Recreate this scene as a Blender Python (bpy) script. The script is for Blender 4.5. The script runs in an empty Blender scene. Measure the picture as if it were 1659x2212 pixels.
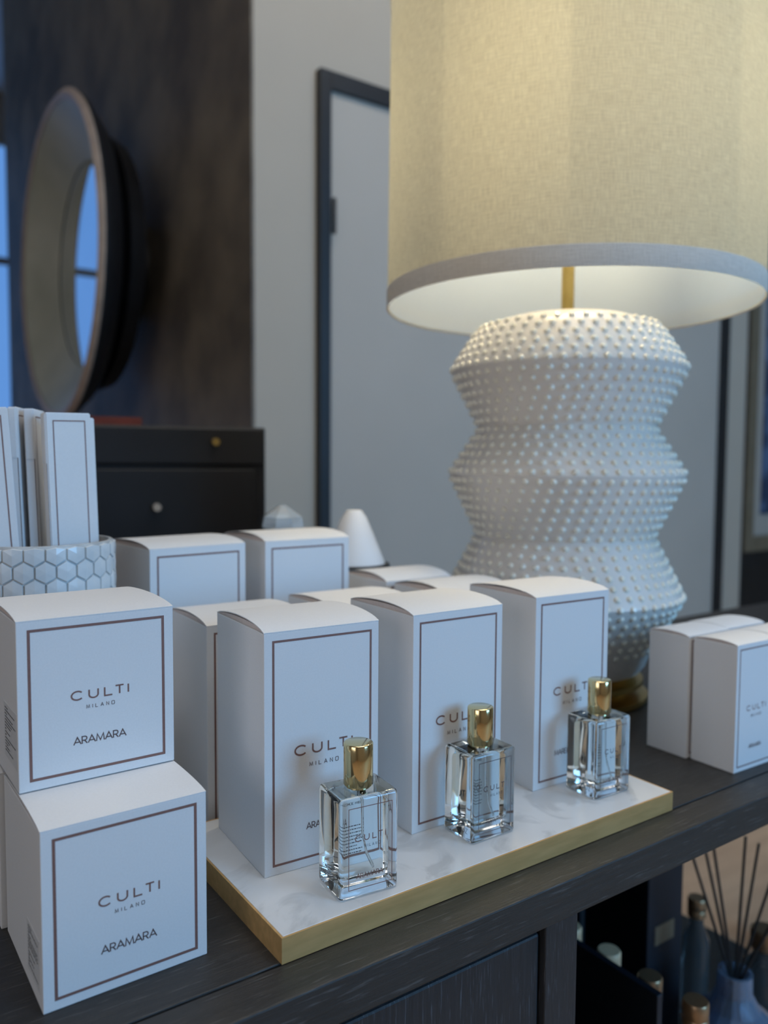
import bpy, bmesh, math, random
from mathutils import Vector, Matrix
random.seed(7)
S = bpy.context.scene
COL = S.collection
PI = math.pi

# ------------------------------------------------------------------ camera
YAW, PITCH, ROLL = -0.6095, -0.06208, 0.00614
CAM = Vector((-0.20249, -0.38794, 0.28344))
FPX = 1725.487
cd = bpy.data.cameras.new('camera'); cam = bpy.data.objects.new('camera', cd); COL.objects.link(cam)
cyw, syw, cp, sp = math.cos(YAW), math.sin(YAW), math.cos(PITCH), math.sin(PITCH)
fwd = Vector((-syw*cp, cyw*cp, sp)); rgt = Vector((cyw, syw, 0)); up = rgt.cross(fwd)
r2 = rgt*math.cos(ROLL) + up*math.sin(ROLL); u2 = -rgt*math.sin(ROLL) + up*math.cos(ROLL)
M = Matrix((r2, u2, -fwd)).transposed().to_4x4(); M.translation = CAM
cam.matrix_world = M
cd.sensor_fit = 'VERTICAL'; cd.sensor_height = 36.0; cd.sensor_width = 27.0
cd.lens = FPX/2212*36.0
cd.clip_start = 0.01
cd.dof.use_dof = True; cd.dof.focus_distance = 0.505; cd.dof.aperture_fstop = 5.2
S.camera = cam

# ------------------------------------------------------------------ exposure, world, daylight
S.view_settings.view_transform = 'Standard'; S.view_settings.look = 'None'
S.view_settings.exposure = 0.0; S.view_settings.gamma = 1.0; S.view_settings.use_curve_mapping = False
S.cycles.use_denoising = True
S.cycles.max_bounces = 12; S.cycles.transmission_bounces = 12; S.cycles.transparent_max_bounces = 16
S.cycles.sample_clamp_indirect = 4.0
W = bpy.data.worlds.new('world'); S.world = W; W.use_nodes = True
bg = W.node_tree.nodes['Background']; bg.inputs['Color'].default_value = (0.13, 0.33, 0.78, 1); bg.inputs['Strength'].default_value = 1.0

def area(name, loc, target, sx, sy, power, color):
    l = bpy.data.lights.new(name, 'AREA'); l.shape = 'RECTANGLE'; l.size = sx; l.size_y = sy
    l.energy = power; l.color = color
    o = bpy.data.objects.new(name, l); COL.objects.link(o); o.location = loc
    o.rotation_euler = (Vector(target)-Vector(loc)).to_track_quat('-Z', 'Y').to_euler()
    return o
area('window_daylight', (1.75, -2.95, 1.05), (1.75, 0, 1.05), 1.5, 1.5, 76, (0.22, 0.56, 1.0))
area('ceiling_panel_light', (0.2, -0.5, 2.45), (0.2, -0.5, 0), 1.6, 1.2, 8.3, (1.0, 0.94, 0.87))
area('wall_washer_light', (1.15, 0.3, 2.45), (1.15, 1.1, 0.5), 1.3, 0.3, 11.5, (1.0, 0.92, 0.82))
area('side_fill_light', (-2.55, -1.0, 0.9), (0, -1.0, 0.9), 1.6, 1.4, 12, (1.0, 0.94, 0.84))  # warm fill added for the left faces; no known window on this side

# ------------------------------------------------------------------ materials
def nodes(name):
    m = bpy.data.materials.new(name); m.use_nodes = True
    nt = m.node_tree; return m, nt, nt.nodes['Principled BSDF']
def mat(name, c1, c2=None, rough=0.5, metal=0.0, scale=60.0, stretch=(1, 1, 1), bump=0.0, detail=4, coat=0.0, trans=0.0, ior=1.5, spec=0.5, aniso=0.0, pos=(0.35, 0.65)):
    m, nt, b = nodes(name); N = nt.nodes; L = nt.links
    tc = N.new('ShaderNodeTexCoord'); mp = N.new('ShaderNodeMapping'); mp.inputs['Scale'].default_value = stretch
    no = N.new('ShaderNodeTexNoise'); no.inputs['Scale'].default_value = scale; no.inputs['Detail'].default_value = detail
    cr = N.new('ShaderNodeValToRGB'); cr.color_ramp.elements[0].position = pos[0]; cr.color_ramp.elements[1].position = pos[1]
    c2 = c2 or tuple(x*0.94 for x in c1)
    cr.color_ramp.elements[0].color = (*c2, 1); cr.color_ramp.elements[1].color = (*c1, 1)
    L.new(tc.outputs['Object'], mp.inputs['Vector']); L.new(mp.outputs[0], no.inputs['Vector'])
    L.new(no.outputs['Fac'], cr.inputs['Fac']); L.new(cr.outputs[0], b.inputs['Base Color'])
    b.inputs['Roughness'].default_value = rough; b.inputs['Metallic'].default_value = metal
    b.inputs['IOR'].default_value = ior; b.inputs['Transmission Weight'].default_value = trans
    b.inputs['Coat Weight'].default_value = coat; b.inputs['Specular IOR Level'].default_value = spec
    b.inputs['Anisotropic'].default_value = aniso
    if bump:
        bp = N.new('ShaderNodeBump'); bp.inputs['Strength'].default_value = bump; bp.inputs['Distance'].default_value = 0.002
        L.new(no.outputs['Fac'], bp.inputs['Height']); L.new(bp.outputs[0], b.inputs['Normal'])
    return m

PAPER = mat('white_paperboard', (0.80, 0.79, 0.785), (0.775, 0.765, 0.76), 0.62, scale=900, bump=0.02, spec=0.3)
PAPER_IN = mat('paperboard_flap', (0.74, 0.62, 0.56), (0.70, 0.58, 0.52), 0.8, scale=500)
INK = mat('copper_ink', (0.25, 0.125, 0.10), (0.22, 0.11, 0.088), 0.5, scale=400)
INKD = mat('brown_ink', (0.13, 0.08, 0.075), (0.115, 0.07, 0.065), 0.5, scale=400)
INKG = mat('grey_ink', (0.05, 0.05, 0.055), (0.04, 0.04, 0.045), 0.5, scale=400)
STICKER = mat('sticker_paper', (0.70, 0.70, 0.70), None, 0.55, scale=300)
GLASS = mat('clear_glass', (0.985, 0.995, 0.995), (0.98, 0.99, 0.99), 0.0, trans=1.0, ior=1.47, scale=3)
def liquid_mat():      # the surface between thick glass and the perfume: ior is liquid over glass
    m, nt, b = nodes('clear_liquid'); N = nt.nodes; L = nt.links
    no = N.new('ShaderNodeTexNoise'); no.inputs['Scale'].default_value = 3
    cr = N.new('ShaderNodeValToRGB'); cr.color_ramp.elements[0].color = (0.97, 0.99, 0.985, 1); cr.color_ramp.elements[1].color = (0.98, 1, 0.99, 1)
    g = N.new('ShaderNodeBsdfGlass'); g.inputs['IOR'].default_value = 0.955; g.inputs['Roughness'].default_value = 0.0
    L.new(no.outputs['Fac'], cr.inputs[0]); L.new(cr.outputs[0], g.inputs['Color']); L.new(g.outputs[0], N['Material Output'].inputs[0]); N.remove(b); return m
LIQUID = liquid_mat()
PLASTIC = mat('clear_tube', (0.95, 0.96, 0.96), (0.93, 0.94, 0.94), 0.05, trans=0.9, ior=1.45, scale=5)
GOLD = mat('polished_gold', (0.83, 0.66, 0.36), (0.80, 0.63, 0.33), 0.12, metal=1.0, scale=20)
BRASS = mat('brushed_brass', (0.80, 0.48, 0.19), (0.68, 0.40, 0.15), 0.45, metal=0.5, scale=30, stretch=(1, 6, 6), bump=0.03)
LBRASS = mat('lamp_brass', (0.62, 0.42, 0.14), (0.5, 0.33, 0.1), 0.3, metal=1.0, scale=30)
STUD = mat('glazed_stud', (0.95, 0.90, 0.78), (0.90, 0.84, 0.70), 0.15, scale=25, spec=0.7)
CERAMIC = mat('white_ceramic', (0.78, 0.72, 0.66), (0.74, 0.68, 0.62), 0.28, scale=25, spec=0.5)
BLACK = mat('black_lacquer', (0.010, 0.010, 0.012), (0.006, 0.006, 0.007), 0.45, scale=8)
NAVY = mat('navy_board', (0.006, 0.012, 0.022), (0.004, 0.008, 0.016), 0.55, scale=10)
PLASTER = mat('beige_plaster', (0.46, 0.40, 0.325), (0.445, 0.385, 0.31), 0.8, scale=4)
DARKWALL = mat('dark_wall_covering', (0.25, 0.205, 0.15), (0.12, 0.10, 0.08), 0.6, spec=0.3, scale=4, detail=5)
DOORGREY = mat('grey_panel', (0.46, 0.415, 0.36), (0.44, 0.395, 0.34), 0.7, scale=3)
FLOOR = mat('brown_floor', (0.66, 0.44, 0.28), (0.54, 0.35, 0.22), 0.55, scale=3, stretch=(1, 8, 1))
CEIL = mat('white_ceiling', (0.75, 0.74, 0.72), None, 0.9, scale=3)
CORK = mat('bronze_cap', (0.42, 0.27, 0.15), (0.36, 0.22, 0.12), 0.35, metal=0.7, scale=20)
WOODCAP = mat('pale_wood_cap', (0.85, 0.60, 0.36), (0.7, 0.48, 0.28), 0.5, scale=20, stretch=(1, 1, 6))
REED = mat('black_reed', (0.006, 0.006, 0.007), None, 0.6, scale=200)
SMOKEGLASS = mat('blue_smoked_glass', (0.55, 0.68, 0.85), (0.45, 0.58, 0.78), 0.12, trans=0.75, ior=1.45, scale=12, bump=0.5)
CLEARBG = mat('pale_bottle_glass', (0.75, 0.80, 0.82), (0.65, 0.7, 0.73), 0.05, trans=0.95, ior=1.45, scale=10)
CRYSTAL = mat('crystal_glass', (0.85, 0.92, 0.97), None, 0.05, trans=0.7, ior=1.5, scale=10)
RED = mat('red_cloth_cover', (0.17, 0.035, 0.025), (0.12, 0.025, 0.02), 0.7, scale=20)
TAN = mat('tan_wood_frame', (0.22, 0.17, 0.11), (0.17, 0.13, 0.08), 0.5, scale=10, stretch=(6, 6, 1))
BLUEART = mat('blue_canvas', (0.10, 0.16, 0.28), (0.03, 0.05, 0.10), 0.7, scale=6, detail=2, pos=(0.45, 0.55))
CHAMP = mat('champagne_metal', (0.62, 0.48, 0.38), (0.52, 0.40, 0.32), 0.5, metal=0.2, scale=20)
DISH = mat('grey_green_dish', (0.58, 0.58, 0.48), (0.44, 0.45, 0.36), 0.5, scale=4)
MIRROR = mat('mirror_silver', (0.86, 0.88, 0.9), None, 0.02, metal=1.0, scale=3)

def wood_mat(name, base, hi, stretch, rough=0.48):
    m, nt, b = nodes(name); N = nt.nodes; L = nt.links
    tc = N.new('ShaderNodeTexCoord'); mp = N.new('ShaderNodeMapping'); mp.inputs['Scale'].default_value = stretch
    n1 = N.new('ShaderNodeTexNoise'); n1.inputs['Scale'].default_value = 9; n1.inputs['Detail'].default_value = 8; n1.inputs['Roughness'].default_value = 0.7
    n2 = N.new('ShaderNodeTexNoise'); n2.inputs['Scale'].default_value = 28; n2.inputs['Detail'].default_value = 3
    cr = N.new('ShaderNodeValToRGB'); cr.color_ramp.elements[0].position = 0.3; cr.color_ramp.elements[1].position = 0.75
    cr.color_ramp.elements[0].color = (*[x*0.7 for x in base], 1); cr.color_ramp.elements[1].color = (*[x*1.35 for x in base], 1)
    c2 = N.new('ShaderNodeValToRGB'); c2.color_ramp.elements[0].position = 0.60; c2.color_ramp.elements[1].position = 0.70
    mx = N.new('ShaderNodeMix'); mx.data_type = 'RGBA'
    L.new(tc.outputs['Object'], mp.inputs[0]); L.new(mp.outputs[0], n1.inputs['Vector']); L.new(mp.outputs[0], n2.inputs['Vector'])
    L.new(n1.outputs['Fac'], cr.inputs[0]); L.new(n2.outputs['Fac'], c2.inputs[0]); L.new(c2.outputs[0], mx.inputs[0])
    L.new(cr.outputs[0], mx.inputs[6]); mx.inputs[7].default_value = (*hi, 1); L.new(mx.outputs[2], b.inputs['Base Color'])
    bp = N.new('ShaderNodeBump'); bp.inputs['Strength'].default_value = 0.6; bp.inputs['Distance'].default_value = 0.001
    L.new(n1.outputs['Fac'], bp.inputs['Height']); L.new(bp.outputs[0], b.inputs['Normal'])
    b.inputs['Roughness'].default_value = rough; b.inputs['Specular IOR Level'].default_value = 0.45
    return m
WOODX = wood_mat('black_stained_wood', (0.026, 0.0235, 0.0215), (0.075, 0.072, 0.07), (1.5, 24, 24))
WOODZ = wood_mat('black_stained_wood_upright', (0.021, 0.023, 0.027), (0.07, 0.078, 0.09), (30, 30, 1.6))

def marble_mat():
    m, nt, b = nodes('white_marble'); N = nt.nodes; L = nt.links
    tc = N.new('ShaderNodeTexCoord')
    n1 = N.new('ShaderNodeTexNoise'); n1.inputs['Scale'].default_value = 7; n1.inputs['Detail'].default_value = 6; n1.inputs['Distortion'].default_value = 1.2
    n2 = N.new('ShaderNodeTexNoise'); n2.inputs['Scale'].default_value = 16; n2.inputs['Detail'].default_value = 8; n2.inputs['Distortion'].default_value = 2.5
    cr = N.new('ShaderNodeValToRGB'); cr.color_ramp.elements[0].position = 0.3; cr.color_ramp.elements[1].position = 0.6
    cr.color_ramp.elements[0].color = (0.62, 0.62, 0.615, 1); cr.color_ramp.elements[1].color = (0.76, 0.755, 0.745, 1)
    c2 = N.new('ShaderNodeValToRGB'); e = c2.color_ramp.elements; e[0].position = 0.36; e[0].color = (0.4, 0.41, 0.42, 1); e[1].position = 0.46; e[1].color = (1, 1, 1, 1)
    mx = N.new('ShaderNodeMix'); mx.data_type = 'RGBA'; mx.blend_type = 'MULTIPLY'; mx.inputs[0].default_value = 0.35
    for n in (n1, n2): L.new(tc.outputs['Object'], n.inputs['Vector'])
    L.new(n1.outputs['Fac'], cr.inputs[0]); L.new(n2.outputs['Fac'], c2.inputs[0])
    L.new(cr.outputs[0], mx.inputs[6]); L.new(c2.outputs[0], mx.inputs[7]); L.new(mx.outputs[2], b.inputs['Base Color'])
    b.inputs['Roughness'].default_value = 0.28
    return m
MARBLE = marble_mat()

def linen_mat(name, c1, c2, transl):
    m, nt, b = nodes(name); N = nt.nodes; L = nt.links
    uv = N.new('ShaderNodeUVMap')
    def nz(sx, sy, sc, lo, hi):
        mp = N.new('ShaderNodeMapping'); mp.inputs['Scale'].default_value = (sx, sy, 1)
        n = N.new('ShaderNodeTexNoise'); n.inputs['Scale'].default_value = sc; n.inputs['Detail'].default_value = 3
        r = N.new('ShaderNodeMapRange'); r.inputs[1].default_value = lo; r.inputs[2].default_value = hi
        L.new(uv.outputs[0], mp.inputs[0]); L.new(mp.outputs[0], n.inputs['Vector']); L.new(n.outputs['Fac'], r.inputs[0]); return r
    a = nz(1, 12, 70, 0.36, 0.64); c = nz(12, 1, 70, 0.36, 0.64)   # warp and weft (uv in metres)
    ad = N.new('ShaderNodeMath'); ad.operation = 'ADD'; L.new(a.outputs[0], ad.inputs[0]); L.new(c.outputs[0], ad.inputs[1])
    hf = N.new('ShaderNodeMath'); hf.operation = 'MULTIPLY'; hf.inputs[1].default_value = 0.5; L.new(ad.outputs[0], hf.inputs[0])
    mx = N.new('ShaderNodeMix'); mx.data_type = 'RGBA'; L.new(hf.outputs[0], mx.inputs[0])
    mx.inputs[6].default_value = (*c2, 1); mx.inputs[7].default_value = (*c1, 1)
    d = N.new('ShaderNodeBsdfDiffuse'); t = N.new('ShaderNodeBsdfTranslucent'); ms = N.new('ShaderNodeMixShader'); ms.inputs[0].default_value = transl
    L.new(mx.outputs[2], d.inputs[0]); L.new(mx.outputs[2], t.inputs[0]); L.new(d.outputs[0], ms.inputs[1]); L.new(t.outputs[0], ms.inputs[2])
    bp = N.new('ShaderNodeBump'); bp.inputs['Strength'].default_value = 0.3; bp.inputs['Distance'].default_value = 0.001
    L.new(hf.outputs[0], bp.inputs['Height']); L.new(bp.outputs[0], d.inputs['Normal'])
    L.new(ms.outputs[0], N['Material Output'].inputs[0]); N.remove(b)
    return m
LINEN = linen_mat('linen_shade', (0.84, 0.72, 0.50), (0.64, 0.53, 0.36), 0.62)
LINENB = linen_mat('linen_trim', (0.84, 0.79, 0.72), (0.70, 0.65, 0.58), 0.16)
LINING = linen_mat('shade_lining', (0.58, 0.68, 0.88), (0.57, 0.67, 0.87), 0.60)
PEARL = mat('pearl_tile', (0.74, 0.76, 0.76), (0.62, 0.65, 0.66), 0.3, scale=35, coat=0.3)
GROUT = mat('vase_grout', (0.60, 0.60, 0.58), (0.42, 0.42, 0.41), 0.4, scale=80)

def emission(name, color, strength):
    m, nt, b = nodes(name); N = nt.nodes
    no = N.new('ShaderNodeTexNoise'); no.inputs['Scale'].default_value = 3
    b.inputs['Base Color'].default_value = (*color, 1); b.inputs['Emission Color'].default_value = (*color, 1); b.inputs['Emission Strength'].default_value = strength
    return m
BULB = emission('warm_bulb', (1.0, 0.82, 0.48), 68)
PANEL = emission('ceiling_panel_diffuser', (1.0, 0.95, 0.88), 1.5)

def pane_mat():
    m, nt, b = nodes('window_glass'); N = nt.nodes; L = nt.links
    t = N.new('ShaderNodeBsdfTransparent'); g = N.new('ShaderNodeBsdfGlossy'); g.inputs['Roughness'].default_value = 0.02
    ms = N.new('ShaderNodeMixShader'); ms.inputs[0].default_value = 0.06
    L.new(t.outputs[0], ms.inputs[1]); L.new(g.outputs[0], ms.inputs[2]); L.new(ms.outputs[0], N['Material Output'].inputs[0]); N.remove(b)
    return m
PANE = pane_mat()

# ------------------------------------------------------------------ helpers
def obj(name, bm, m, parent=None, smooth=False, loc=None, rotz=None, recalc=True):
    if recalc: bmesh.ops.recalc_face_normals(bm, faces=bm.faces)
    me = bpy.data.meshes.new(name); bm.to_mesh(me); bm.free()
    me.materials.append(m)
    if smooth:
        for p in me.polygons: p.use_smooth = True
        me.set_sharp_from_angle(angle=math.radians(40))
    o = bpy.data.objects.new(name, me); COL.objects.link(o)
    if parent: o.parent = parent
    if loc is not None: o.location = loc
    if rotz is not None: o.rotation_euler = (0, 0, rotz)
    return o
def tag(o, label, cat, group=None, kind=None):
    o['label'] = label; o['category'] = cat
    if group: o['group'] = group
    if kind: o['kind'] = kind
    return o
def thing(name, label, cat, loc=(0, 0, 0), rotz=0.0, group=None):
    o = bpy.data.objects.new(name, None); COL.objects.link(o); o.location = loc; o.rotation_euler = (0, 0, rotz)
    o.empty_display_size = 0.02
    return tag(o, label, cat, group)
def structure(name, bm, m, parent=None, **k):
    o = obj(name, bm, m, parent, **k)
    if not parent: o['kind'] = 'structure'
    return o
def box(bm, x0, x1, y0, y1, z0, z1, bevel=0.0, seg=2):
    vs = [bm.verts.new((x, y, z)) for z in (z0, z1) for x, y in ((x0, y0), (x1, y0), (x1, y1), (x0, y1))]
    fs = [bm.faces.new([vs[i] for i in f]) for f in ((3, 2, 1, 0), (4, 5, 6, 7), (0, 1, 5, 4), (1, 2, 6, 5), (2, 3, 7, 6), (3, 0, 4, 7))]
    if bevel:
        es = list({e for f in fs for e in f.edges})
        bmesh.ops.bevel(bm, geom=es, offset=bevel, segments=seg, affect='EDGES', profile=0.5)
    return bm
def bx(*a, **k): return box(bmesh.new(), *a, **k)
def lathe(bm, prof, n=64, c=(0, 0), uv=False, close=False):
    rings = []
    for r, z in prof:
        rings.append([bm.verts.new((c[0]+r*math.cos(2*PI*i/n), c[1]+r*math.sin(2*PI*i/n), z)) for i in range(n)])
    lay = bm.loops.layers.uv.verify() if uv else None
    pairs = list(zip(range(len(rings)-1), range(1, len(rings))))
    if close: pairs.append((len(rings)-1, 0))
    for a, b in pairs:
        for i in range(n):
            j = (i+1) % n
            f = bm.faces.new((rings[a][i], rings[a][j], rings[b][j], rings[b][i]))
            if lay:
                R = prof[0][0]
                us = (i*2*PI/n*R, (i+1)*2*PI/n*R, (i+1)*2*PI/n*R, i*2*PI/n*R); zs = (prof[a][1], prof[a][1], prof[b][1], prof[b][1])
                for l, u, z in zip(f.loops, us, zs): l[lay].uv = (u, z)
    return rings
def cap(bm, ring, flip=False): bm.faces.new(ring[::-1] if flip else ring)
def solid_lathe(prof, n=64, c=(0, 0)):
    bm = bmesh.new(); r = lathe(bm, prof, n, c); cap(bm, r[0], True); cap(bm, r[-1]); return bm
def tube(bm, pts, r, n=8):
    pts = [Vector(p) for p in pts]; rings = []
    for i, p in enumerate(pts):
        d = (pts[min(i+1, len(pts)-1)]-pts[max(i-1, 0)]).normalized()
        a = d.orthogonal().normalized() if abs(d.z) < 0.95 else Vector((1, 0, 0)); a = (a-d*a.dot(d)).normalized(); b = d.cross(a)
        rings.append([bm.verts.new(p+r*(a*math.cos(2*PI*k/n)+b*math.sin(2*PI*k/n))) for k in range(n)])
    for q, s in zip(rings, rings[1:]):
        for k in range(n): bm.faces.new((q[k], q[(k+1) % n], s[(k+1) % n], s[k]))
    cap(bm, rings[0], True); cap(bm, rings[-1]); return bm

# ---- stroke lettering: glyphs as polylines on a cap height of 1
def arc(cx, cy, rx, ry, a0, a1, n=14):
    return [(cx+rx*math.cos(math.radians(a0+(a1-a0)*i/n)), cy+ry*math.sin(math.radians(a0+(a1-a0)*i/n))) for i in range(n+1)]
G = {
 'C': (1.0, [arc(.54, .5, .54, .5, 42, 318, 20)]),
 'U': (.84, [[(0, 1), (0, .38)] + arc(.42, .40, .42, .40, 184, 356, 14) + [(.84, .38), (.84, 1)]]),
 'L': (.72, [[(0, 1), (0, 0), (.72, 0)]]),
 'T': (.78, [[(0, 1), (.78, 1)], [(.39, 1), (.39, 0)]]),
 'I': (.0, [[(0, 1), (0, 0)]]),
 'M': (.98, [[(0, 0), (.1, 1), (.49, .1), (.88, 1), (.98, 0)]]),
 'A': (.9, [[(0, 0), (.45, 1), (.9, 0)], [(.17, .32), (.73, .32)]]),
 'N': (.74, [[(0, 0), (0, 1), (.74, 0), (.74, 1)]]),
 'O': (1.02, [arc(.51, .5, .51, .5, 90, 450, 26)]),
 'Q': (.9, [[(.14, 0), (.76, 0), (.9, .14), (.9, .86), (.76, 1), (.14, 1), (0, .86), (0, .14), (.14, 0)]]),   # squarish O
 'R': (.62, [[(0, 0), (0, 1), (.3, 1)] + arc(.32, .73, .27, .27, 85, -85, 10) + [(.02, .46)], [(.3, .46), (.62, 0)]]),
 'E': (.54, [[(.54, 0), (0, 0), (0, 1), (.54, 1)], [(0, .52), (.48, .52)]]),
 'F': (.5, [[(0, 0), (0, 1), (.5, 1)], [(0, .5), (.44, .5)]]),
 'H': (.7, [[(0, 0), (0, 1)], [(.7, 0), (.7, 1)], [(0, .5), (.7, .5)]]),
 'S': (.52, [arc(.27, .74, .23, .26, 40, 265, 12) + arc(.27, .24, .25, .24, 85, -140, 12)]),
 'Z': (.6, [[(0, 1), (.6, 1), (0, 0), (.6, 0)]]),
 '0': (.6, [arc(.3, .5, .3, .5, 90, 450, 22)]),
 '1': (.2, [[(0, .82), (.2, 1), (.2, 0)]]),
 '5': (.55, [[(.5, 1), (.12, 1), (.05, .55)] + arc(.25, .31, .29, .31, 120, -150, 14)]),
 '6': (.58, [[(.42, 1), (.08, .48)] + arc(.29, .29, .29, .29, 140, -215, 20)]),
 '9': (.58, [[(.16, 0), (.5, .52)] + arc(.29, .71, .29, .29, -40, 320, 20)]),
 '.': (.06, [[(0, 0), (0, .1)]]),
 'm': (.74, [[(0, 0), (0, .65)], [(0, .42)] + arc(.185, .46, .185, .2, 180, 0, 8) + [(.37, 0)], [(.37, .42)] + arc(.555, .46, .185, .2, 180, 0, 8) + [(.74, 0)]]),
 'l': (.0, [[(0, 1), (0, 0)]]),
 'e': (.5, [[(.02, .34), (.48, .34)] + arc(.25, .34, .25, .32, 0, 310, 16)]),
 ' ': (.4, []),
}
def stroke(bm, pts, w, f):
    n = len(pts); closed = n > 3 and math.dist(pts[0], pts[-1]) < 1e-6
    L, Rr = [], []
    for i, (x, y) in enumerate(pts):
        a = pts[i-1] if i else (pts[-2] if closed else None); b = pts[i+1] if i < n-1 else (pts[1] if closed else None)
        d1 = Vector((x-a[0], y-a[1])).normalized() if a else None; d2 = Vector((b[0]-x, b[1]-y)).normalized() if b else None
        d1 = d1 or d2; d2 = d2 or d1
        n1 = Vector((-d1.y, d1.x)); n2 = Vector((-d2.y, d2.x)); nn = (n1+n2)
        nn = nn.normalized() if nn.length > 1e-4 else n1
        k = min(1/max(nn.dot(n1), 0.25), 2.2)*w/2
        L.append((x+nn.x*k, y+nn.y*k)); Rr.append((x-nn.x*k, y-nn.y*k))
    for i in range(n-1):
        bm.faces.new([bm.verts.new(f(*q)) for q in (L[i], L[i+1], Rr[i+1], Rr[i])])
def text(bm, s, cx, cz, h, w, track, wid=None, align='c', f=None):
    """letters of cap height h, stroke w, gaps track (all metres), centred on cx; wid squeezes or widens to that width"""
    kern = lambda a, b: {'LT': -0.30, 'TI': -0.16}.get(a+b, 0.0)*h if s == 'CULTI' else 0.0
    tot = sum(G[c][0]*h for c in s) + track*(len(s)-1) + sum(kern(a, b) for a, b in zip(s, s[1:])); kx = (wid/tot) if wid else 1.0
    x = cx - (tot*kx/2 if align == 'c' else 0)
    f = f or (lambda u, v: (u, 0, v))
    for k_, c in enumerate(s):
        g, st = G[c]
        for pl in st: stroke(bm, [(x+p[0]*h*kx, cz-h/2+p[1]*h) for p in pl], w, f)
        x += (g*h+track+(kern(c, s[k_+1]) if k_+1 < len(s) else 0.0))*kx
def rect_border(bm, x0, x1, z0, z1, t, f=None):
    f = f or (lambda u, v: (u, 0, v))
    o = [(x0, z0), (x1, z0), (x1, z1), (x0, z1)]; i = [(x0+t, z0+t), (x1-t, z0+t), (x1-t, z1-t), (x0+t, z1-t)]
    for k in range(4):
        j = (k+1) % 4; bm.faces.new([bm.verts.new(f(*q)) for q in (o[k], o[j], i[j], i[k])])

# ------------------------------------------------------------------ the room (table top is z = 0, floor 0.78 below)
FZ, CZ = -0.78, 3.3
structure('floor', bx(-2.7, 5.2, -3.2, 7.2, FZ-0.05, FZ), FLOOR)
structure('ceiling', bx(-2.7, 5.2, -3.2, 7.2, CZ, CZ+0.05), CEIL)
structure('wall_back', bx(0.68, 2.85, 1.44, 1.56, FZ, CZ), PLASTER)
structure('wall_inner', bx(0.672, 0.68, 1.44, 4.58, FZ, CZ), DARKWALL)
bm = bmesh.new()
for a in ((-3.2, -1.8, FZ, CZ), (-0.2, 7.2, FZ, CZ), (-1.8, -0.2, FZ, 0.2), (-1.8, -0.2, 1.6, CZ)): box(bm, -2.7, -2.6, a[0], a[1], a[2], a[3])  # opening cut for the added side window
structure('wall_left', bm, PLASTER)
structure('wall_right', bx(5.1, 5.2, -3.2, 7.2, FZ, CZ), PLASTER)
bm = bmesh.new()   # front wall with the daylight window
for a in ((-2.7, 0.95, FZ, CZ), (2.55, 5.2, FZ, CZ), (0.95, 2.55, FZ, 0.25), (0.95, 2.55, 1.85, CZ)): box(bm, a[0], a[1], -3.1, -3.0, a[2], a[3])
structure('wall_front', bm, PLASTER)
bm = bmesh.new()
for a in ((-2.7, -2.2, FZ, CZ), (1.6, 5.2, FZ, CZ), (-2.2, 1.6, FZ, -0.35), (-2.2, 1.6, 2.95, CZ)): box(bm, a[0], a[1], 7.0, 7.1, a[2], a[3])
structure('wall_far', bm, PLASTER)
def window(name, x0, x1, y, z0, z1, mull):
    bm = bmesh.new(); t = 0.05
    box(bm, x0, x0+t, y-0.03, y+0.03, z0, z1); box(bm, x1-t, x1, y-0.03, y+0.03, z0, z1)
    box(bm, x0+t, x1-t, y-0.03, y+0.03, z0, z0+t); box(bm, x0+t, x1-t, y-0.03, y+0.03, z1-t, z1)
    for m_ in mull: box(bm, x0+t, x1-t, y-0.02, y+0.02, m_-0.03, m_+0.03)
    w = structure(name, bm, PLASTER)
    structure('pane', bx(x0+t, x1-t, y-0.004, y+0.004, z0+t, z1-t), PANE, w)
window('window_1', 0.95, 2.55, -3.05, 0.25, 1.85, ())
window('window_2', -2.2, 1.6, 7.05, -0.35, 2.95, (1.95,))
bm = bmesh.new()
for a in ((-1.8, -1.75, 0.2, 1.6), (-0.25, -0.2, 0.2, 1.6), (-1.75, -0.25, 0.2, 0.25), (-1.75, -0.25, 1.55, 1.6)): box(bm, -2.68, -2.62, a[0], a[1], a[2], a[3])
w3 = structure('added_side_window', bm, PLASTER)  # made-up window, added around the side fill light
structure('pane', bx(-2.654, -2.646, -1.75, -0.25, 0.25, 1.55), PANE, w3)
# dark framed door leaf in the back wall
bm = bmesh.new(); Y = 1.44
for a in ((0.853, 0.886, FZ, 1.28), (2.64, 2.69, FZ, 1.28), (0.886, 2.64, 1.235, 1.28)): box(bm, a[0], a[1], Y-0.025, Y, a[2], a[3], 0.002)
d = structure('door_1', bm, BLACK)
structure('door_panel', bx(0.886, 2.64, Y-0.012, Y-0.001, FZ, 1.235), DOORGREY, d)
o = obj('door_handle', tube(bmesh.new(), [(0.889, Y-0.032, 0.87), (0.889, Y-0.032, 0.96)], 0.006), BLACK, d)
structure('trim_1', bx(2.85, 2.862, 1.44, 1.56, FZ, CZ), BLACK)
structure('wall_beyond', bx(2.862, 5.1, 1.70, 1.8, FZ, CZ), BLACK)
bm = bmesh.new()
box(bm, 0.15, 0.25+0.0, 0, 0.1, 0, 0.1); bm.free()

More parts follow.
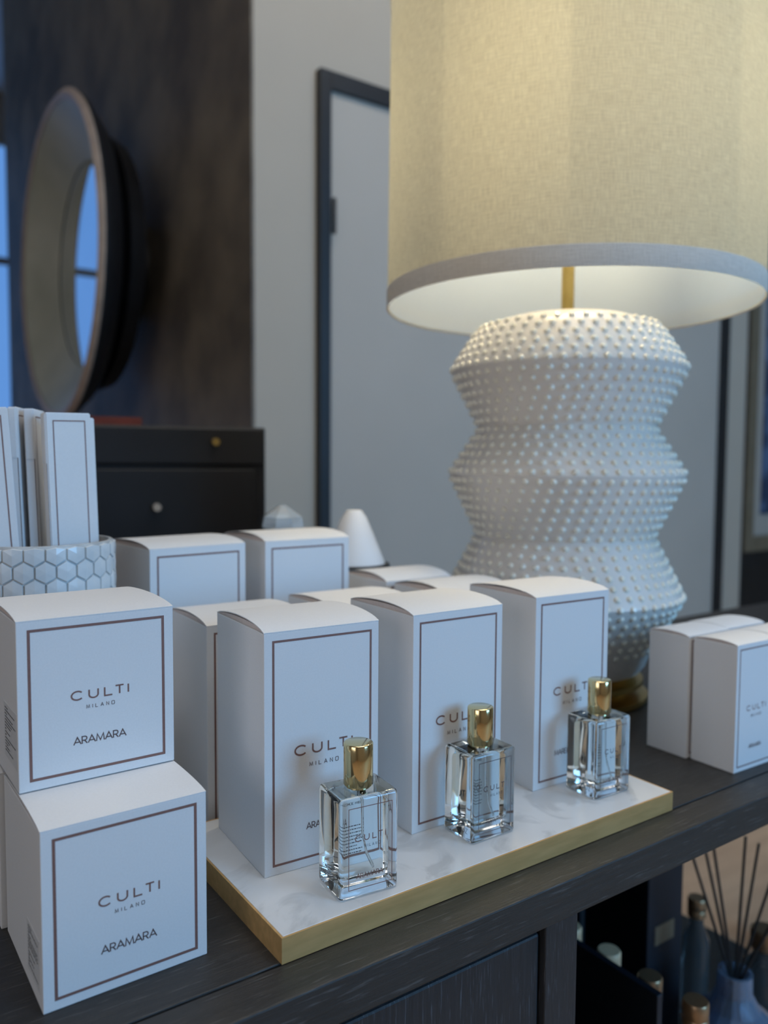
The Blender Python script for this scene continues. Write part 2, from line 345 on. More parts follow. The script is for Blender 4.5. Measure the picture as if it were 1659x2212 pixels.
# ceiling lights (the panel whose light falls on the display)
t = thing('ceiling_light', 'flat square white ceiling light above the display', 'ceiling light', (0.2, -0.5, 2.50))
obj('diffuser', bx(-0.8, 0.8, -0.6, 0.6, -0.012, -0.002), PANEL, t)
bm = bmesh.new()
for a in ((-0.83, -0.8, -0.63, 0.63), (0.8, 0.83, -0.63, 0.63), (-0.8, 0.8, -0.63, -0.6), (-0.8, 0.8, 0.6, 0.63)): box(bm, *a, -0.02, -0.001)
obj('frame', bm, CEIL, t)
obj('hanging_rod', tube(bmesh.new(), [(0, 0, 0), (0, 0, CZ-2.50)], 0.01), CEIL, t)
t = thing('ceiling_light', 'long narrow warm ceiling light washing the back wall', 'ceiling light', (1.15, 0.3, 2.50))
obj('diffuser', bx(-0.7, 0.7, -0.15, 0.15, -0.012, -0.002), PANEL, t)
obj('hanging_rod', tube(bmesh.new(), [(0, 0, 0), (0, 0, CZ-2.50)], 0.01), CEIL, t)

# ------------------------------------------------------------------ sideboard
EY = -0.0275
t = thing('sideboard', 'black stained wooden sideboard with visible grain carrying the whole display', 'sideboard', (0, 0, FZ))
def p(z): return z-FZ
obj('top_board', bx(-0.60, 1.5, 0.0022, 0.50, p(-0.028), p(0), bevel=0.0008), WOODX, t)
obj('front_rail', bx(-0.60, 1.5, EY, 0.001, p(-0.0275), p(-0.0004), bevel=0.0012), WOODX, t)
X1 = 0.222
obj('stile', bx(X1-0.032, X1, EY+0.006, 0.02, p(-0.74), p(-0.0275), bevel=0.001), WOODZ, t)
dr = obj('door', bx(-0.55, X1-0.034, EY+0.010, 0.012, p(-0.70), p(-0.037), bevel=0.002), WOODZ, t)
obj('side_panel', bx(-0.60, -0.58, EY+0.006, 0.50, p(-0.74), p(-0.029)), WOODZ, t)
obj('cabinet_side', bx(X1-0.02, X1-0.001, 0.021, 0.49, p(-0.74), p(-0.029)), WOODZ, t)
obj('back_panel', bx(X1, 0.90, 0.47, 0.485, p(-0.49), p(-0.029)), BLACK, t)
obj('lower_shelf', bx(X1, 1.0, -0.01, 0.50, p(-0.52), p(-0.50), bevel=0.001), WOODX, t)
obj('base', bx(-0.6, 1.5, 0.0, 0.49, 0.0, p(-0.74)), WOODX, t)
for xx in (0.78, 1.47):
    for yy in ((0.455,) if xx < 1 else (0.0, 0.46)):
        obj('post', bx(xx, xx+0.03, yy, yy+0.03, p(-0.74), p(-0.029)), WOODZ, t)
obj('post', bx(X1, X1+0.02, 0.45, 0.469, p(-0.74), p(-0.029)), WOODZ, t)

# ------------------------------------------------------------------ tray
TL, TW, TT = 0.359, 0.163, 0.0156
t = thing('marble_tray', 'long white marble tray with brushed brass sides under the tall boxes', 'tray', (0, 0, 0))
obj('marble_slab', bx(0.0014, TL-0.0014, 0.0014, TW-0.0014, 0.0005, TT, bevel=0.0003), MARBLE, t)
bm = bmesh.new(); b = 0.0013
vs = []
for z in (0, TT-0.0002):
    for inset in (0, b):
        vs.append([bm.verts.new(q) for q in ((inset, inset, z), (TL-inset, inset, z), (TL-inset, TW-inset, z), (inset, TW-inset, z))])
for i in range(4):
    j = (i+1) % 4; o0, i0, o1, i1 = vs
    for q in ((o0[i], o0[j], o1[j], o1[i]), (i0[j], i0[i], i1[i], i1[j]), (o1[i], o1[j], i1[j], i1[i]), (o0[j], o0[i], i0[i], i0[j])): bm.faces.new(q)
obj('brass_rim', bm, BRASS, t)

# ------------------------------------------------------------------ cartons
def carton(name, label, w, d, h, loc, rot, arch, front=None, group=None, seam=False, sticker=None, cat='box'):
    """front-left-bottom corner at loc; front faces local -Y"""
    t = thing(name, label, cat, loc, rot, group)
    obj('carton_body', bx(0, w, 0, d, 0, h-0.0006, bevel=0.0005), PAPER, t)
    bm = bmesh.new(); rows = []
    for k in range(11):      # the dust flap bows up under the lid
        u = k/10; z = h-0.0002 + 0.62*arch*(4*u*(1-u))**0.75*(1-0.25*u)
        rows.append([bm.verts.new((x, 0.001+u*(d-0.002), zz)) for x, zz in ((0.0012, h-0.0007), (w-0.0012, h-0.0007), (w-0.0012, z), (0.0012, z))])
    for a, b_ in zip(rows, rows[1:]):
        for i in range(4): bm.faces.new((a[i], a[(i+1) % 4], b_[(i+1) % 4], b_[i]))
    bm.faces.new(rows[0]); bm.faces.new(rows[-1][::-1])
    obj('inner_flap', bm, PAPER_IN, t)
    bm = bmesh.new(); n = 14; th = 0.0006; rows = []
    for k in range(n+1):
        u = k/n; y = u*d; z = h + arch*(4*u*(1-u))**0.75*(1-0.25*u)
        rows.append([bm.verts.new(q) for q in ((0, y, z-th), (w, y, z-th), (w, y, z), (0, y, z))])
    for a, b_ in zip(rows, rows[1:]):
        for i in range(4): bm.faces.new((a[i], a[(i+1) % 4], b_[(i+1) % 4], b_[i]))
    bm.faces.new(rows[0]); bm.faces.new(rows[-1][::-1])
    obj('lid', bm, PAPER, t, smooth=True)
    Y = -0.00012
    f = lambda u, v: (u, Y, v)
    if front:
        ins, tb, lw = front['inset'], front.get('inset_z', front['inset']), front.get('lw', 0.0015)
        bm = bmesh.new(); rect_border(bm, ins, w-ins, tb, h-tb, lw, f); obj('printed_border', bm, INK, t)
        if 'brand' in front:
            cz, hh, wd = front['brand']; bm = bmesh.new()
            text(bm, 'CULTI', w*0.505, cz, hh, hh*0.185, hh*0.62, wd, f=f); obj('logo_lettering', bm, INK, t)
            cz, hh, wd = front['city']; bm = bmesh.new()
            text(bm, 'MILANQ', w*0.505, cz, hh, hh*0.16, hh*0.95, wd, f=f); obj('city_lettering', bm, INKD, t)
            s, cz, hh, wd = front['name']; bm = bmesh.new()
            text(bm, s, w*0.5, cz, hh, hh*0.155, hh*0.14, wd, f=f); obj('name_lettering', bm, INKD, t)
    if sticker:   # on the left side: rows of small print
        y0, y1, z0, z1 = sticker
        st = obj('sticker', bx(-0.0002, 0, y0, y1, z0, z1), STICKER, t)
        bm = bmesh.new(); rr = random.Random(3); z = z1-0.003
        while z > z0+0.002:
            y = y1-0.003
            while y > y0+0.004:
                L_ = rr.uniform(0.001, 0.004); q = max(y-L_, y0+0.003)
                bm.faces.new([bm.verts.new((-0.0003, a, b_)) for a, b_ in ((y, z), (q, z), (q, z+0.0006), (y, z+0.0006))]); y = q-0.0006
                if rr.random() < 0.12: break
            z -= 0.0018
        obj('small_print', bm, INKG, st)
    return t
TALL = dict(w=0.085, d=0.0848, h=0.1597)
def tall_front(s, wd): return dict(inset=0.0057, brand=(0.0795, 0.0062, 0.0425), city=(0.0690, 0.0026, 0.0215), name=(s, 0.0275, 0.0041, wd))
carton('fragrance_box', 'tall white box on the tray right behind the nearest gold capped bottle', loc=(0.02091, 0.06375, TT), rot=-0.056, arch=0.0055, front=tall_front('ARAMARA', 0.0250), **TALL)
carton('fragrance_box', 'tall white box standing in the middle of the marble tray', loc=(0.13566, 0.05923, TT), rot=-0.013, arch=0.0058, front=tall_front('TESSUTO', 0.0220), **TALL)
carton('fragrance_box', 'tall white box at the right end of the marble tray in front of the lamp', loc=(0.26304, 0.06414, TT), rot=-0.038, arch=0.0055, front=tall_front('MAREMINERALE', 0.0375), **TALL)
plain = dict(inset=0.0057)
carton('fragrance_box', 'tall white box squeezed between the stacked cubes and the nearest tray box, behind the tray', loc=(0.0284, 0.1748, 0), rot=-0.03, arch=0.0055, front=plain, **TALL)
carton('fragrance_box', 'tall white box behind the tray, only its lid showing between the first two tray boxes', loc=(0.146, 0.184, 0), rot=-0.02, arch=0.0052, front=plain, **TALL)
carton('fragrance_box', 'white box farthest back left of the lamp, its arched lid clear against the door', loc=(0.2715, 0.2856, 0), rot=-0.02, arch=0.0075, front=plain, **TALL)
carton('fragrance_box', 'tall white box behind the tray, its lid peeking out over the middle tray box', loc=(0.272, 0.190, 0), rot=-0.02, arch=0.0075, front=plain, **TALL)

CUBE = dict(w=0.0891, d=0.0906, h=0.0962)
cubef = dict(inset=0.0057, inset_z=0.0052, lw=0.0016, brand=(0.0500, 0.0049, 0.0325), city=(0.0428, 0.0020, 0.0160), name=('ARAMARA', 0.0236, 0.0042, 0.0300))
carton('candle_box', 'white cube box at the near left corner, bottom of the two box stack', loc=(-0.1198, 0.0321, 0), rot=0.014, arch=0.0025, front=cubef, sticker=(0.006, 0.034, 0.008, 0.036), **CUBE)
carton('candle_box', 'white cube box resting on top of the near left cube', loc=(-0.1204, 0.0805, 0.0990), rot=0.016, arch=0.0034, front=cubef, sticker=(0.002, 0.036, 0.012, 0.044), **CUBE)
carton('candle_box', 'white cube box mostly hidden at the left frame edge, behind the lowest cube', loc=(-0.124, 0.1260, 0), rot=0.014, arch=0.0025, front=cubef, sticker=(0.004, 0.05, 0.03, 0.07), **CUBE)
BIG = dict(w=0.0975, d=0.100, h=0.205)
bigf = dict(inset=0.0068, lw=0.0017)
carton('gift_box', 'large white box right beside the hexagon tiled vase', loc=(0.0308, 0.3092, 0), rot=0.10, arch=0.006, front=bigf, **BIG)
carton('gift_box', 'large white box in the back row with a crystal piece peeping over its lid', loc=(0.1495, 0.3200, 0), rot=0.0, arch=0.007, front=bigf, **BIG)
SML = dict(w=0.0640, d=0.0455, h=0.1190)
smlf = dict(inset=0.0042, lw=0.0012, brand=(0.058, 0.0045, 0.030), city=(0.0505, 0.0023, 0.016), name=('ARAMARA', 0.0215, 0.0036, 0.020))
carton('fragrance_box', 'small white box at the right, nearest the sideboard edge, showing its printed front', loc=(0.4720, 0.0153, 0), rot=-0.026, arch=0.0030, front=smlf, **SML)
carton('fragrance_box', 'small white box at the right with its bare side closest to the lamp foot', loc=(0.4690, 0.0630, 0), rot=-0.02, arch=0.0030, front=smlf, **SML)
carton('fragrance_box', 'small white box in the back row of the right cluster, only its peaked lid showing', loc=(0.5350, 0.0640, 0), rot=-0.02, arch=0.0030, front=smlf, **SML)
carton('fragrance_box', 'small white box cut off by the right frame edge, beside the printed one', loc=(0.5380, 0.0135, 0), rot=-0.02, arch=0.0030, front=smlf, **SML)

# ------------------------------------------------------------------ bottles
def rounded_box(bm, x0, x1, y0, y1, z0, z1, r, seg=4): return box(bm, x0, x1, y0, y1, z0, z1, bevel=r, seg=seg)
BW, BD, BH = 0.0413, 0.0325, 0.0636
def bottle(label, loc, rot, name, nw, ink):
    t = thing('perfume_bottle', label, 'bottle', loc, rot)
    ci = 0.0050; cb = 0.0105; ct = 0.0055
    obj('glass_body', rounded_box(bmesh.new(), 0, BW, 0, BD, 0, BH, 0.0029, 5), GLASS, t, smooth=True)
    obj('liquid', rounded_box(bmesh.new(), ci, BW-ci, ci, BD-ci, cb, BH-ct, 0.0042, 5), LIQUID, t, smooth=True)
    cx, cy = BW/2, BD/2
    R = 0.0094
    obj('collar', solid_lathe([(0.0078, BH-0.0001), (0.0078, BH+0.0015)], 40, (cx, cy)), GOLD, t, smooth=True)
    z0, z1 = BH+0.0014, BH+0.0284
    obj('cap', solid_lathe([(R-0.0003, z0), (R, z0+0.0004), (R, z1-0.0009), (R-0.0003, z1-0.0003), (R-0.0009, z1)], 72, (cx, cy)), GOLD, t, smooth=True)
    obj('dip_tube', tube(bmesh.new(), [(cx, cy, BH-ct-0.0005), (cx+0.0003, cy, 0.035), (cx+0.003, cy, 0.022), (cx+0.008, cy+0.001, cb+0.0012)], 0.0009), PLASTIC, t, smooth=True)
    f = lambda u, v: (u, -0.00006, v)
    bm = bmesh.new(); rect_border(bm, 0.0058, BW-0.0048, 0.0060, BH-0.0062, 0.0005, f); obj('printed_border', bm, ink, t)
    bm = bmesh.new(); text(bm, 'CULTI', BW*0.510, 0.0378, 0.0036, 0.00062, 0.0024, 0.0210, f=f); obj('logo_lettering', bm, ink, t)
    bm = bmesh.new(); text(bm, 'MILANQ', BW*0.54, 0.0324, 0.0017, 0.00026, 0.0015, 0.0110, f=f); obj('city_lettering', bm, INKG, t)
    bm = bmesh.new(); text(bm, name, BW*0.50, 0.0140, 0.0029, 0.00050, 0.0004, nw, f=f); obj('name_lettering', bm, ink, t)
    g = lambda u, v: (-0.00006, BD-u, v)     # left side, read from the back towards the front
    bm = bmesh.new(); text(bm, '50 ml e', BD*0.5, 0.0135, 0.0034, 0.00036, 0.0009, 0.0160, f=g); text(bm, '1.69 FL.OZ', BD*0.5, 0.0083, 0.0034, 0.00036, 0.0008, 0.0225, f=g)
    obj('volume_lettering', bm, INKG, t)
    h = lambda u, v: (u, BD+0.00006, v)
    bm = bmesh.new(); text(bm, name, 0.0165, BH-0.0085, 0.0021, 0.0003, 0.0004, 0.0115, f=h); text(bm, 'ALCOHOL FREE', 0.0175, BH-0.0122, 0.0021, 0.0003, 0.0003, 0.0160, f=h)
    text(bm, 'TESTER', 0.0345, BH-0.0075, 0.0018, 0.00026, 0.0005, 0.0090, f=h)
    rr = random.Random(5)
    for k in range(9):
        z = 0.0350-k*0.0021; L_ = rr.uniform(0.008, 0.016); x = 0.0185-L_/2; x1 = x+L_
        while x < x1: q = min(x+rr.uniform(0.0006, 0.0020), x1); bm.faces.new([bm.verts.new(h(a, b_)) for a, b_ in ((x, z), (q, z), (q, z+0.0006), (x, z+0.0006))]); x = q+0.0004
    obj('back_print', bm, INKG, t)
    return t
bottle('gold capped clear glass bottle nearest the camera, in front of the first tall box', (0.0453, 0.0115, TT+0.0001), -0.105, 'ARAMARA', 0.0185, INK)
bottle('gold capped clear glass bottle in the middle of the tray', (0.1604, 0.0220, TT+0.0001), -0.013, 'TESSUTO', 0.0155, INKD)
bottle('gold capped clear glass bottle at the right end of the tray', (0.2901, 0.0228, TT+0.0001), -0.037, 'MAREMINERALE', 0.0230, INKD)

# ------------------------------------------------------------------ table lamp
LX, LY = 0.5385, 0.2885
t = thing('table_lamp', 'large white ceramic table lamp with studded zigzag body and linen drum shade', 'lamp', (LX, LY, 0))
prof = [(0.094, 0.036), (0.100, 0.044), (0.108, 0.066), (0.1395, 0.1215), (0.1415, 0.1265), (0.1395, 0.1315), (0.1085, 0.192), (0.1065, 0.197), (0.1085, 0.202),
        (0.1385, 0.265), (0.1405, 0.270), (0.1385, 0.275), (0.1075, 0.3215), (0.1055, 0.3265), (0.1075, 0.3315), (0.1365, 0.388), (0.1390, 0.394), (0.1370, 0.400), (0.112, 0.438), (0.104, 0.446), (0.075, 0.456), (0.03, 0.4640)]
bm = bmesh.new(); r = lathe(bm, prof, 96); cap(bm, r[0], True); cap(bm, r[-1])
# studs laid along the profile
def along(prof, z0, z1, step):
    seg = [(a, b_) for a, b_ in zip(prof, prof[1:]) if b_[1] > z0 and a[1] < z1]; out = []; acc = 0.0
    for a, b_ in seg:
        L_ = math.dist(a, b_); nx = (b_[1]-a[1])/L_; nz = -(b_[0]-a[0])/L_
        while acc < L_:
            k = acc/L_; out.append((a[0]+(b_[0]-a[0])*k, a[1]+(b_[1]-a[1])*k, nx, nz)); acc += step
        acc -= L_
    return out
for kk, (rr_, zz, nx, nz) in enumerate(along(prof, 0.070, 0.441, 0.01165)):
    n = int(round(2*PI*rr_/0.0152)); off = 0.5*(kk % 2)
    for i in range(n):
        a = 2*PI*(i+off)/n; ca, sa = math.cos(a), math.sin(a)
        c = Vector((rr_*ca, rr_*sa, zz)); N_ = Vector((nx*ca, nx*sa, nz)); T_ = Vector((-sa, ca, 0)); B_ = N_.cross(T_)
        rs = 0.0040; prev = None
        for ph, hh in ((1.0, -0.0006), (0.84, 0.0016), (0.48, 0.0028)):
            ring = [bm.verts.new(c + (T_*math.cos(2*PI*j/7)+B_*math.sin(2*PI*j/7))*rs*ph + N_*hh) for j in range(7)]
            if prev:
                for j in range(7): bm.faces.new((prev[j], prev[(j+1) % 7], ring[(j+1) % 7], ring[j])).material_index = 1
            prev = ring
        bm.faces.new(prev).material_index = 1
sb = obj('studded_body', bm, CERAMIC, t, smooth=True); sb.data.materials.append(STUD)
obj('brass_foot', solid_lathe([(0.100, 0.0), (0.104, 0.002), (0.104, 0.008), (0.090, 0.010), (0.082, 0.012), (0.084, 0.018), (0.098, 0.0205), (0.098, 0.026), (0.080, 0.029), (0.084, 0.036)], 96), LBRASS, t, smooth=True)
obj('stem', solid_lathe([(0.0075, 0.463), (0.0075, 0.580)], 24), LBRASS, t, smooth=True)
for sx in (-0.055, 0.055):
    so = obj('socket', solid_lathe([(0.016, 0.600), (0.016, 0.650)], 32, (sx, 0)), LBRASS, t, smooth=True)
    obj('bulb', solid_lathe([(0.013, 0.6505), (0.016, 0.665), (0.028, 0.685), (0.033, 0.705), (0.030, 0.725), (0.018, 0.740), (0.004, 0.744)], 32, (sx, 0)), BULB, t, smooth=True)
    obj('socket_arm', tube(bmesh.new(), [(0, 0, 0.570), (sx*0.6, 0, 0.575), (sx, 0, 0.600)], 0.005), LBRASS, t, smooth=True)
SR, SZ0, SZ1 = 0.2175, 0.4695, 0.845
bm = bmesh.new(); lathe(bm, [(SR, SZ0), (SR, SZ0+0.01), (SR*0.99, SZ1)], 128, uv=True); sh = obj('lamp_shade', bm, LINEN, t, smooth=True, recalc=False)
bm = bmesh.new(); lathe(bm, [(SR-0.0012, SZ0+0.0005), (SR*0.99-0.0012, SZ1)], 128, uv=True); obj('lining', bm, LINING, sh, smooth=True, recalc=False)
def band(z0, z1, R): 
    bm = bmesh.new(); lathe(bm, [(R+0.0007, z0), (R+0.0012, z0+0.0008), (R+0.0012, z1-0.0006), (R+0.0003, z1)], 128, uv=True); return bm
obj('shade_trim', band(SZ0-0.001, SZ0+0.0205, SR), LINENB, sh, smooth=True, recalc=False)
obj('shade_trim', band(SZ1-0.021, SZ1+0.001, SR*0.99), LINENB, sh, smooth=True, recalc=False)
bm = bmesh.new()
for a in (0.3, 0.3+2*PI/3, 0.3+4*PI/3): tube(bm, [(0.012*math.cos(a), 0.012*math.sin(a), 0.80), ((SR*0.988)*math.cos(a), (SR*0.988)*math.sin(a), 0.82)], 0.0018)
for a in (PI/2, 1.5*PI): tube(bm, [(0.007*math.cos(a), 0.007*math.sin(a), 0.575), (0.035*math.cos(a), 0.035*math.sin(a), 0.68), (0.035*math.cos(a), 0.035*math.sin(a), 0.76), (0, 0, 0.80)], 0.0018)
obj('harp', bm, LBRASS, t, smooth=True)

# ------------------------------------------------------------------ hexagon vase with cartons
VX, VY, VR, VH = -0.0615, 0.306, 0.0585, 0.2185
t = thing('hexagon_vase', 'round vase covered in pearly hexagon tiles, holding upright white cartons', 'vase', (VX, VY, 0))
bm = bmesh.new(); lathe(bm, [(VR-0.004, 0.0), (VR-0.0012, 0.001), (VR-0.0012, VH-0.0015), (VR-0.002, VH), (VR-0.0045, VH), (VR-0.005, VH-0.002), (VR-0.005, 0.005)], 96)
r0 = [v for v in bm.verts]; cap(bm, r0[:96], True); cap(bm, r0[-96:])
obj('vase_wall', bm, GROUT, t, smooth=True)
bm = bmesh.new(); NT = 24; tw = 2*PI/NT; wid = tw*VR; pitch = wid*0.866; hw = wid*0.5*0.95; hv = hw/0.866
row = 0; z = VH-0.0065
while z > 0.004:
    for i in range(NT):
        a0 = (i+0.5*(row % 2))*tw
        pts = []
        for k in range(6):
            an = PI/6+k*PI/3; pts.append((a0+hv*math.cos(an)/VR, min(max(z+hv*math.sin(an), 0.0015), VH-0.001)))
        P = lambda a, zz, R: Vector((R*math.cos(a), R*math.sin(a), zz))
        low = [bm.verts.new(P(a, zz, VR-0.0014)) for a, zz in pts]
        mid = [bm.verts.new(P(a0+(a-a0)*0.93, z+(zz-z)*0.93, VR+0.0006)) for a, zz in pts]
        ct = bm.verts.new(P(a0, z, VR+0.0011))
        for k in range(6):
            j = (k+1) % 6; bm.faces.new((low[k], low[j], mid[j], mid[k])); bm.faces.new((mid[k], mid[j], ct))
    z -= pitch; row += 1
obj('hexagon_tiles', bm, PEARL, t)

def slim_carton(label, w, d, h, base, rotz, leanx, leany, border=True):
    t = thing('slim_box', label, 'box', base, rotz); t.rotation_euler = (leany, leanx, rotz)
    bm = bmesh.new()
    vs = []
    for z in (0, h):
        vs += [bm.verts.new((x, y, z)) for x, y in ((-w/2, -d/2), (w/2, -d/2), (w/2, d/2), (-w/2, d/2))]
    for f_ in ((3, 2, 1, 0), (4, 5, 6, 7), (0, 1, 5, 4), (1, 2, 6, 5), (2, 3, 7, 6), (3, 0, 4, 7)): bm.faces.new([vs[i] for i in f_])
    bmesh.ops.bevel(bm, geom=list(bm.edges), offset=0.0008, segments=2, affect='EDGES')
    obj('carton_body', bm, PAPER, t)
    bm = bmesh.new(); f = lambda u, v: (u, -d/2-0.0001, v)
    rect_border(bm, -w/2+0.0055, w/2-0.0050, 0.006, h-0.0060, 0.0010, f); obj('printed_border', bm, INK, t)
    bm = bmesh.new(); f2 = lambda u, v: (-w/2-0.00008, u, v)
    rect_border(bm, -d/2+0.0006, -d/2+0.0012, 0.004, h-0.040, 0.0003, f2); obj('side_seam', bm, INKD, t)
    bm = bmesh.new(); box(bm, -w/2-0.0005, -w/2, -d/2+0.0015, d/2-0.001, h-0.040, h-0.0015); obj('tuck_flap', bm, PAPER, t)
    return t
zb = 0.0065
YW = -0.21    # facing turn of the cartons
slim_carton('slim white carton standing frontmost at the right in the vase', 0.0380, 0.0080, 0.3150, (VX+0.0265, VY-0.018, zb), 0.25, -0.028, 0.0)
slim_carton('slim white carton tucked behind the rightmost front carton in the vase', 0.0360, 0.0080, 0.3120, (VX+0.0335, VY-0.006, zb), 0.25, -0.028, 0.0)
slim_carton('slim white carton seen edge on, just left of the frontmost one in the vase', 0.0400, 0.0078, 0.3180, (VX+0.0080, VY+0.004, zb), 1.15, 0.0, -0.028)
slim_carton('slim white carton seen edge on, next to the partly cut off one in the vase', 0.0400, 0.0070, 0.3190, (VX-0.0030, VY+0.006, zb), 1.15, 0.0, -0.030)
slim_carton('slim white carton cut off by the left frame edge, standing in the vase', 0.0260, 0.0075, 0.3170, (VX-0.021, VY-0.027, zb), YW+0.15, -0.058, 0.0)

# ------------------------------------------------------------------ small things behind the boxes
t = thing('crystal_stopper_bottle', 'faceted crystal bottle peeping over the lid of the large box in the back row', 'bottle', (0.243, 0.462, 0))
bm = bmesh.new(); lathe(bm, [(0.03, 0), (0.036, 0.02), (0.034, 0.16), (0.014, 0.185), (0.012, 0.195)], 8); vs = list(bm.verts); cap(bm, vs[:8], True); cap(bm, vs[-8:]); obj('glass_body', bm, CRYSTAL, t)
bm = bmesh.new(); lathe(bm, [(0.008, 0.1955), (0.026, 0.206), (0.024, 0.218), (0.004, 0.232)], 8); vs = list(bm.verts); cap(bm, vs[:8], True); cap(bm, vs[-8:]); obj('stopper', bm, CRYSTAL, t)
t = thing('paper_cone', 'white cone standing in a dark dish beside the large back row box', 'ornament', (0.324, 0.430, -0.006+0.006))
obj('dish', solid_lathe([(0.03, 0.0), (0.036, 0.01), (0.036, 0.150), (0.044, 0.154), (0.044, 0.160)], 48), BLACK, t, smooth=True)
obj('cone', solid_lathe([(0.038, 0.1605), (0.036, 0.166), (0.024, 0.196), (0.015, 0.217), (0.009, 0.225)], 48), PAPER, t, smooth=True)

# ------------------------------------------------------------------ black cabinet against the left, red book on it
def ray(u, v, s):   # a point seen at pixel (u, v), s metres ahead: for sizing the background pieces
    return CAM + (fwd + r2*((u-829.5)/FPX) - u2*((v-1106)/FPX))*s
A = ray(120, 912, 1.20); Bp = ray(577, 921, 1.32)
ang = math.atan2(Bp.y-A.y, Bp.x-A.x); Wc = math.hypot(Bp.x-A.x, Bp.y-A.y); Hc = A.z-FZ
t = thing('black_cabinet', 'low black cabinet with a small brass knob behind the boxes', 'cabinet', (A.x, A.y, FZ), ang)
obj('carcass', bx(0, Wc, 0.012, 0.28, 0, Hc-0.001, bevel=0.003), BLACK, t)
dw = obj('drawer', bx(0.004, Wc-0.004, 0.0, 0.011, Hc-0.062, Hc-0.004, bevel=0.002), BLACK, t)
def knob(par, x, z, m): obj('knob', tube(bmesh.new(), [(x, -0.011, z), (x, 0.0, z)], 0.006, 16), m, par)
knob(dw, Wc*0.735, Hc-0.026, LBRASS)
dd = obj('door', bx(0.014, Wc-0.02, 0.0, 0.011, 0.05, Hc-0.070, bevel=0.002), BLACK, t)
knob(dd, Wc*0.45, Hc-0.130, DOORGREY)
c_, s_ = math.cos(ang), math.sin(ang)
t = thing('red_book', 'closed red book lying flat on the black cabinet', 'book', (A.x+c_*0.025-s_*0.10, A.y+s_*0.025+c_*0.10, A.z), ang+0.1)
obj('cover', bx(0, 0.11, 0, 0.15, 0, 0.002), RED, t)
obj('cover', bx(0, 0.11, 0, 0.15, 0.014, 0.016), RED, t)
obj('spine', bx(0.0, 0.11, -0.001, 0.0, 0, 0.016), RED, t)
obj('page_block', bx(0.001, 0.107, 0.003, 0.147, 0.002, 0.014), PAPER_IN, t)

# round dished mirror leaning towards the dark wall
C0 = ray(124, 566, 2.55); Rm = 345/FPX*2.55
th = math.radians(-0.4)
t = thing('round_mirror', 'large round mirror set in a deep dished frame against the dark wall', 'mirror', C0)
def spun(prof, n=96, close=False, capend=None):
    bm = bmesh.new(); lathe(bm, prof, n, close=close); vs = list(bm.verts)
    if capend: cap(bm, vs[-n:])
    return bm
# lathe axis z becomes the mirror's normal (+z local = towards the viewer side)
prof_f = [(Rm*0.93, 0.0), (Rm, 0.0), (Rm*1.0, -0.05), (Rm*0.93, -0.06), (Rm*0.93, 0.0)]
obj('rim', spun([(Rm*0.93, 0.006), (Rm*0.965, 0.012), (Rm, 0.0), (Rm*0.992, -0.006)]), CHAMP, t, smooth=True)
obj('back_shell', spun([(Rm*0.992, -0.006), (Rm*0.985, -0.02), (Rm*0.88, -0.07), (Rm*0.70, -0.100)]), BLACK, t, smooth=True)
obj('dish', spun([(Rm*0.93, 0.004), (Rm*0.86, -0.022), (Rm*0.72, -0.062), (Rm*0.635, -0.083)]), DISH, t, smooth=True)
obj('mirror_glass', solid_lathe([(Rm*0.64, -0.092), (Rm*0.64, -0.085)], 96), MIRROR, t)
nrm = Vector((-math.cos(th), -math.sin(th)*-1, 0)); nrm = Vector((-math.cos(th), math.sin(th), 0))
t.rotation_euler = nrm.to_track_quat('Z', 'Y').to_euler()
obj('crescent_drum', solid_lathe([(Rm*0.66, -0.096), (Rm*0.80, -0.106), (Rm*0.76, -0.155), (Rm*0.30, -0.165), (Rm*0.30, -(0.6715-C0.x)/math.cos(th))], 96), BLACK, t, smooth=True)  # added black drum that draws the dark crescent right of the mirror
# stand for the mirror: low dark console
cons = thing('console_table', 'dark console under the round mirror along the dark wall', 'console', (0.42, 2.0, FZ))
obj('console_top', bx(-0.12, 0.20, -0.35, 1.0, 0.62, 0.65), BLACK, cons)
for x, y in ((-0.11, -0.34), (0.17, -0.34), (-0.11, 0.96), (0.17, 0.96)): obj('leg', bx(x, x+0.025, y, y+0.025, 0, 0.62), BLACK, cons)

# framed picture at the far right
t = thing('framed_picture', 'framed blue picture on the far wall at the right frame edge', 'picture', (3.25, 1.66, -0.12))
bm = bmesh.new()
for a in ((0, 0.07, 0, 1.6), (0.93, 1.0, 0, 1.6), (0.07, 0.93, 0, 0.07), (0.07, 0.93, 1.53, 1.6)): box(bm, a[0], a[1], 0, 0.035, a[2]+0.0, a[3]+0.0)
obj('frame', bm, TAN, t)
obj('mat_board', bx(0.07, 0.93, 0.020, 0.034, 0.07, 1.53), DOORGREY, t)
obj('canvas', bx(0.15, 0.85, 0.014, 0.019, 0.17, 1.43), BLUEART, t)

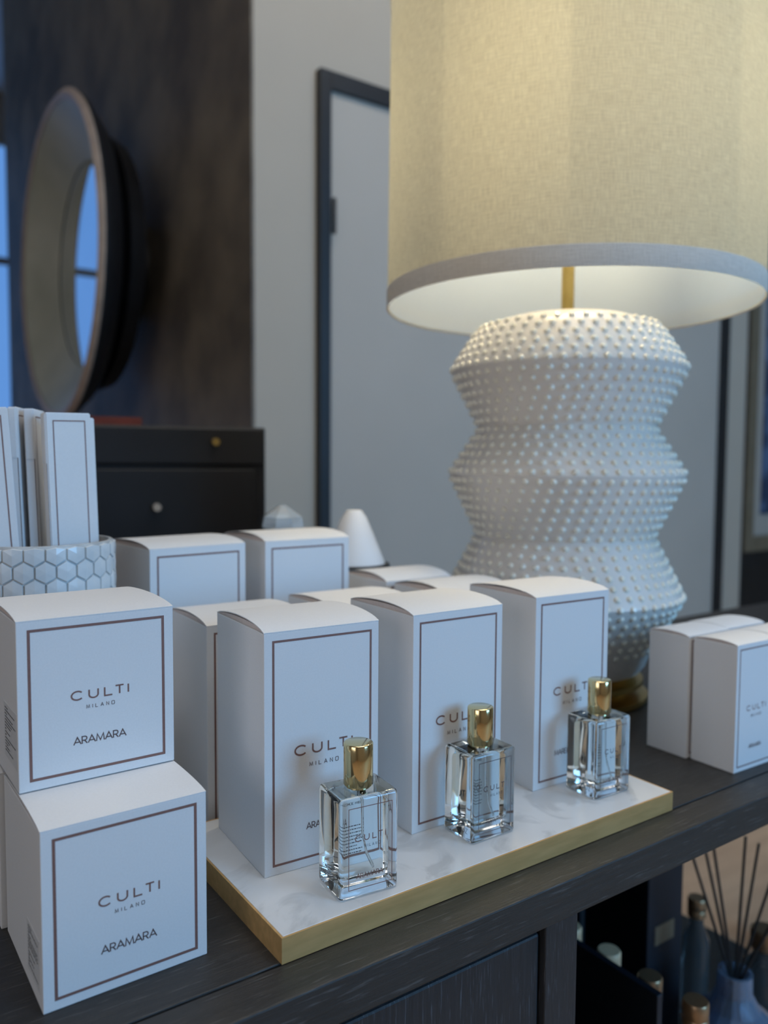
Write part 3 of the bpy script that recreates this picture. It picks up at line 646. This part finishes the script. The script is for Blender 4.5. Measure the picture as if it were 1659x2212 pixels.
# ------------------------------------------------------------------ under the top: lower shelf goods
SZ = -0.50
t = thing('divider_board', 'dark navy board on the lower shelf, its slanting edge in front of bottle caps', 'board', (0.42, 0.052, SZ))
obj('board', bx(0, 0.008, 0, 0.24, 0.006, 0.287, bevel=0.001), NAVY, t)
obj('foot', bx(-0.012, 0.020, 0.02, 0.22, 0, 0.006, bevel=0.001), NAVY, t)
t = thing('display_box', 'tall narrow navy box with a small worn label under the sideboard top', 'box', (0.606, 0.20, SZ))
obj('box_body', bx(0, 0.070, 0, 0.10, 0, 0.465, bevel=0.002), NAVY, t)
obj('label_plate', bx(0.014, 0.052, -0.0008, 0, 0.188, 0.212), TAN, t)
def small_bottle(label, x, y, top, m, r=0.0125, body=CLEARBG):
    t = thing('small_bottle', label, 'bottle', (x, y, SZ)); h = top-SZ-0.026
    obj('glass_body', solid_lathe([(r*1.3, 0), (r*1.45, 0.004), (r*1.45, h*0.82), (r*0.8, h*0.93), (r*0.75, h)], 32), body, t, smooth=True)
    obj('cap', solid_lathe([(r*0.98, h+0.0005), (r, h+0.002), (r, h+0.009), (r*0.94, h+0.010), (r, h+0.011), (r, h+0.024), (r*0.9, h+0.026)], 32), m, t, smooth=True)
small_bottle('small bottle with a pale cap half hidden behind the sideboard stile', 0.470, 0.203, -0.236, WOODCAP)
small_bottle('small bottle with a pale ribbed cap, halfway along the slanting navy board', 0.470, 0.149, -0.236, WOODCAP)
small_bottle('small bottle with a bronze cap at the near end of the slanting navy board', 0.470, 0.097, -0.236, CORK)
small_bottle('small bottle with an orange bronze cap cut off by the bottom frame edge', 0.475, 0.048, -0.236, CORK)
for lab, u, v, s_, m_, r_ in (('clear bottle with a pale cap left of the reeds', 1506, 1938, 1.08, CORK, 0.012), ('bottle with an orange bronze cap at the right frame edge behind the reeds', 1652, 2005, 1.08, CORK, 0.018)):
    q = ray(u, v, s_); small_bottle(lab, q.x, q.y, q.z, m_, r_)
P = ray(1588, 2098, 0.95)
t = thing('reed_diffuser', 'blue tinted glass diffuser with black reeds on the lower shelf', 'diffuser', (P.x, P.y, SZ))
hn = P.z-SZ
bm = bmesh.new(); lathe(bm, [(0.045, 0.0), (0.058, 0.008), (0.062, hn-0.095), (0.052, hn-0.062), (0.030, hn-0.042), (0.0205, hn-0.025), (0.0200, hn), (0.0165, hn), (0.0165, hn-0.03), (0.028, hn-0.05), (0.052, hn-0.09), (0.05, 0.012)], 14)
vs = list(bm.verts); cap(bm, vs[:14], True); cap(bm, vs[-14:]); obj('glass_vase', bm, SMOKEGLASS, t)
zt = hn+0.152
for k, (dx, dy, dl) in enumerate(((-0.062, 0.0, -0.012), (-0.042, 0.004, 0.0), (-0.026, 0.01, 0.012), (0.006, -0.004, 0.014), (0.036, 0.006, 0.002), (0.062, 0.0, 0.000), (0.078, -0.01, -0.02))):
    dx = dx*0.85-0.002; d0 = Vector((r2.x*dx, r2.y*dx+dy, 0)); b0 = Vector((-d0.x*0.22, -d0.y*0.22, hn-0.06)); q = Vector((d0.x, d0.y, zt+dl))
    obj('reed', tube(bmesh.new(), [b0, q], 0.0017, 8), REED, t)
